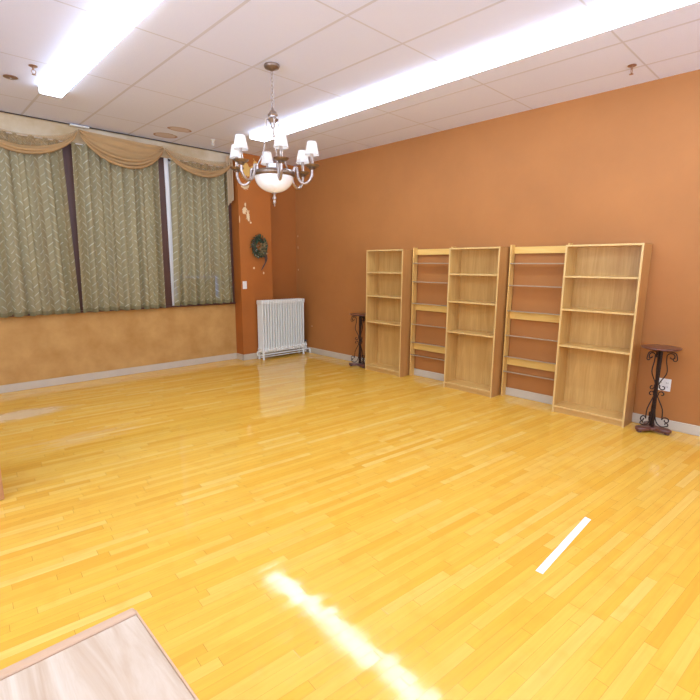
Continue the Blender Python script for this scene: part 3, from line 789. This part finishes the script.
def wallplate(name, label, cat, loc, rz, w, h, kind):
    e = empty(name, loc, label, cat, None, rz)
    obj('cover_plate', box(B(), (-w / 2, -.008, -h / 2), (w / 2, 0, h / 2), .004), MT['plate'], e)
    if kind == 'switch':
        obj('rocker', box(B(), (-w * .22, -.013, -h * .27), (w * .22, -.007, h * .27), .003), MT['plate'], e)
    else:
        for s in (-1, 1):
            r_ = obj('socket', box(B(), (s * w * .24 - w * .14, -.011, -h * .33), (s * w * .24 + w * .14, -.007, h * .33), .003), MT['plate'], e)
            bm = B()
            for zz in (-.018, .022):
                box(bm, (s * w * .24 - .008, -.0125, zz - .006), (s * w * .24 - .005, -.0105, zz + .006)); box(bm, (s * w * .24 + .005, -.0125, zz - .006), (s * w * .24 + .008, -.0105, zz + .006))
            obj('slot', bm, MT['slot'], r_)
wallplate('light_switch', 'white rocker light switch on the orange pier below the wreath', 'light switch', (-1.235, -.22, 1.255), 0, .075, .125, 'switch')
wallplate('wall_outlet', 'white double outlet on the orange wall behind the near scrolled stand', 'outlet', (0, -5.945, .443), -PI / 2, .118, .124, 'outlet')

# ---------------------------------------------------------------- tape on the floor
def tapestrip():
    A = Vector((-2.352, -6.116, 0)); Bv = Vector((-3.112, -6.143, 0)); d = (Bv - A); n = Vector((-d.y, d.x, 0)).normalized() * .0195
    rn = random.Random(2); bm = B(); N = 24; L = []; R_ = []
    for i in range(N + 1):
        q = A + d * i / N; j = rn.uniform(-.0012, .0012); e_ = (rn.uniform(-.008, .008) if i in (0, N) else 0)
        L.append((q + n * (1 + j * 20) + d.normalized() * e_, ) [0]); R_.append(q - n * (1 - j * 20) - d.normalized() * e_ * .5)
    lo = [[bm.verts.new((v.x, v.y, .0004)) for v in X] for X in (L, R_)]; hi = [[bm.verts.new((v.x, v.y, .0016)) for v in X] for X in (L, R_)]
    for i in range(N):
        for Q in (lo, hi): bm.faces.new((Q[0][i], Q[0][i + 1], Q[1][i + 1], Q[1][i]))
        for s in (0, 1): bm.faces.new((lo[s][i], lo[s][i + 1], hi[s][i + 1], hi[s][i]))
    for i in (0, N): bm.faces.new((lo[0][i], lo[1][i], hi[1][i], hi[0][i]))
    return bm
tag(obj('floor_tape', tapestrip(), MT['tape']), 'short strip of white tape stuck on the yellow wood floor', 'tape')

# ---------------------------------------------------------------- desk in the foreground, cabinet at the left edge
TX, TY, TZ = -5.052, -5.945, .75
dk = empty('desk', (-5.75, -6.30, 0), 'pale oak veneer desk at the lower left with a raised back edge', 'desk')
def dl(x, y, z): return (x + 5.75, y + 6.30, z)
obj('desk_top', box(B(), dl(-6.45, -6.66, TZ - .030), dl(TX - .004, TY - .030, TZ), .002), MT['desk'], dk)
obj('back_edge', box(B(), dl(-6.45, TY - .0285, TZ - .034), dl(TX, TY, TZ + .004), .008, 3), MT['desk_edge'], dk)
obj('side_edge', box(B(), dl(TX - .0035, -6.66, TZ - .030), dl(TX + .002, TY - .012, TZ + .001), .003), MT['desk_edge'], dk)
obj('side_panel', box(B(), dl(TX - .05, -6.62, 0), dl(TX - .028, TY - .03, TZ - .030), .002), MT['desk'], dk)
obj('side_panel', box(B(), dl(-6.42, -6.62, 0), dl(-6.398, TY - .03, TZ - .030), .002), MT['desk'], dk)
obj('modesty_panel', box(B(), dl(-6.398, TY - .07, .12), dl(TX - .05, TY - .052, TZ - .030), .002), MT['desk'], dk)

cb = empty('storage_cabinet', (-5.35, -3.08, 0), 'reddish brown wooden cabinet whose corner just shows at the left edge', 'cabinet')
obj('body', box(B(), (-.33, -.19, .06), (.33, .20, 1.18), .003), MT['cabinet'], cb)
obj('plinth', box(B(), (-.32, -.185, 0), (.32, .19, .06), .002), MT['cabinet'], cb)
obj('top', box(B(), (-.335, -.215, 1.18), (.335, .205, 1.205), .004), MT['cabinet'], cb)
for s in (-1, 1):
    d_ = obj('door', box(B(), (.004 if s > 0 else -.326, -.21, 0.005), (.33 if s > 0 else -.004, -.19, 1.175), .003), MT['cabinet'], cb)
    bm = B(); tube(bm, smoothpts([(s * .035, -.208, .70), (s * .035, -.232, .71), (s * .035, -.232, .79), (s * .035, -.208, .80)], 4), .005, 8)
    obj('handle', bm, MT['bronze'], d_, True)
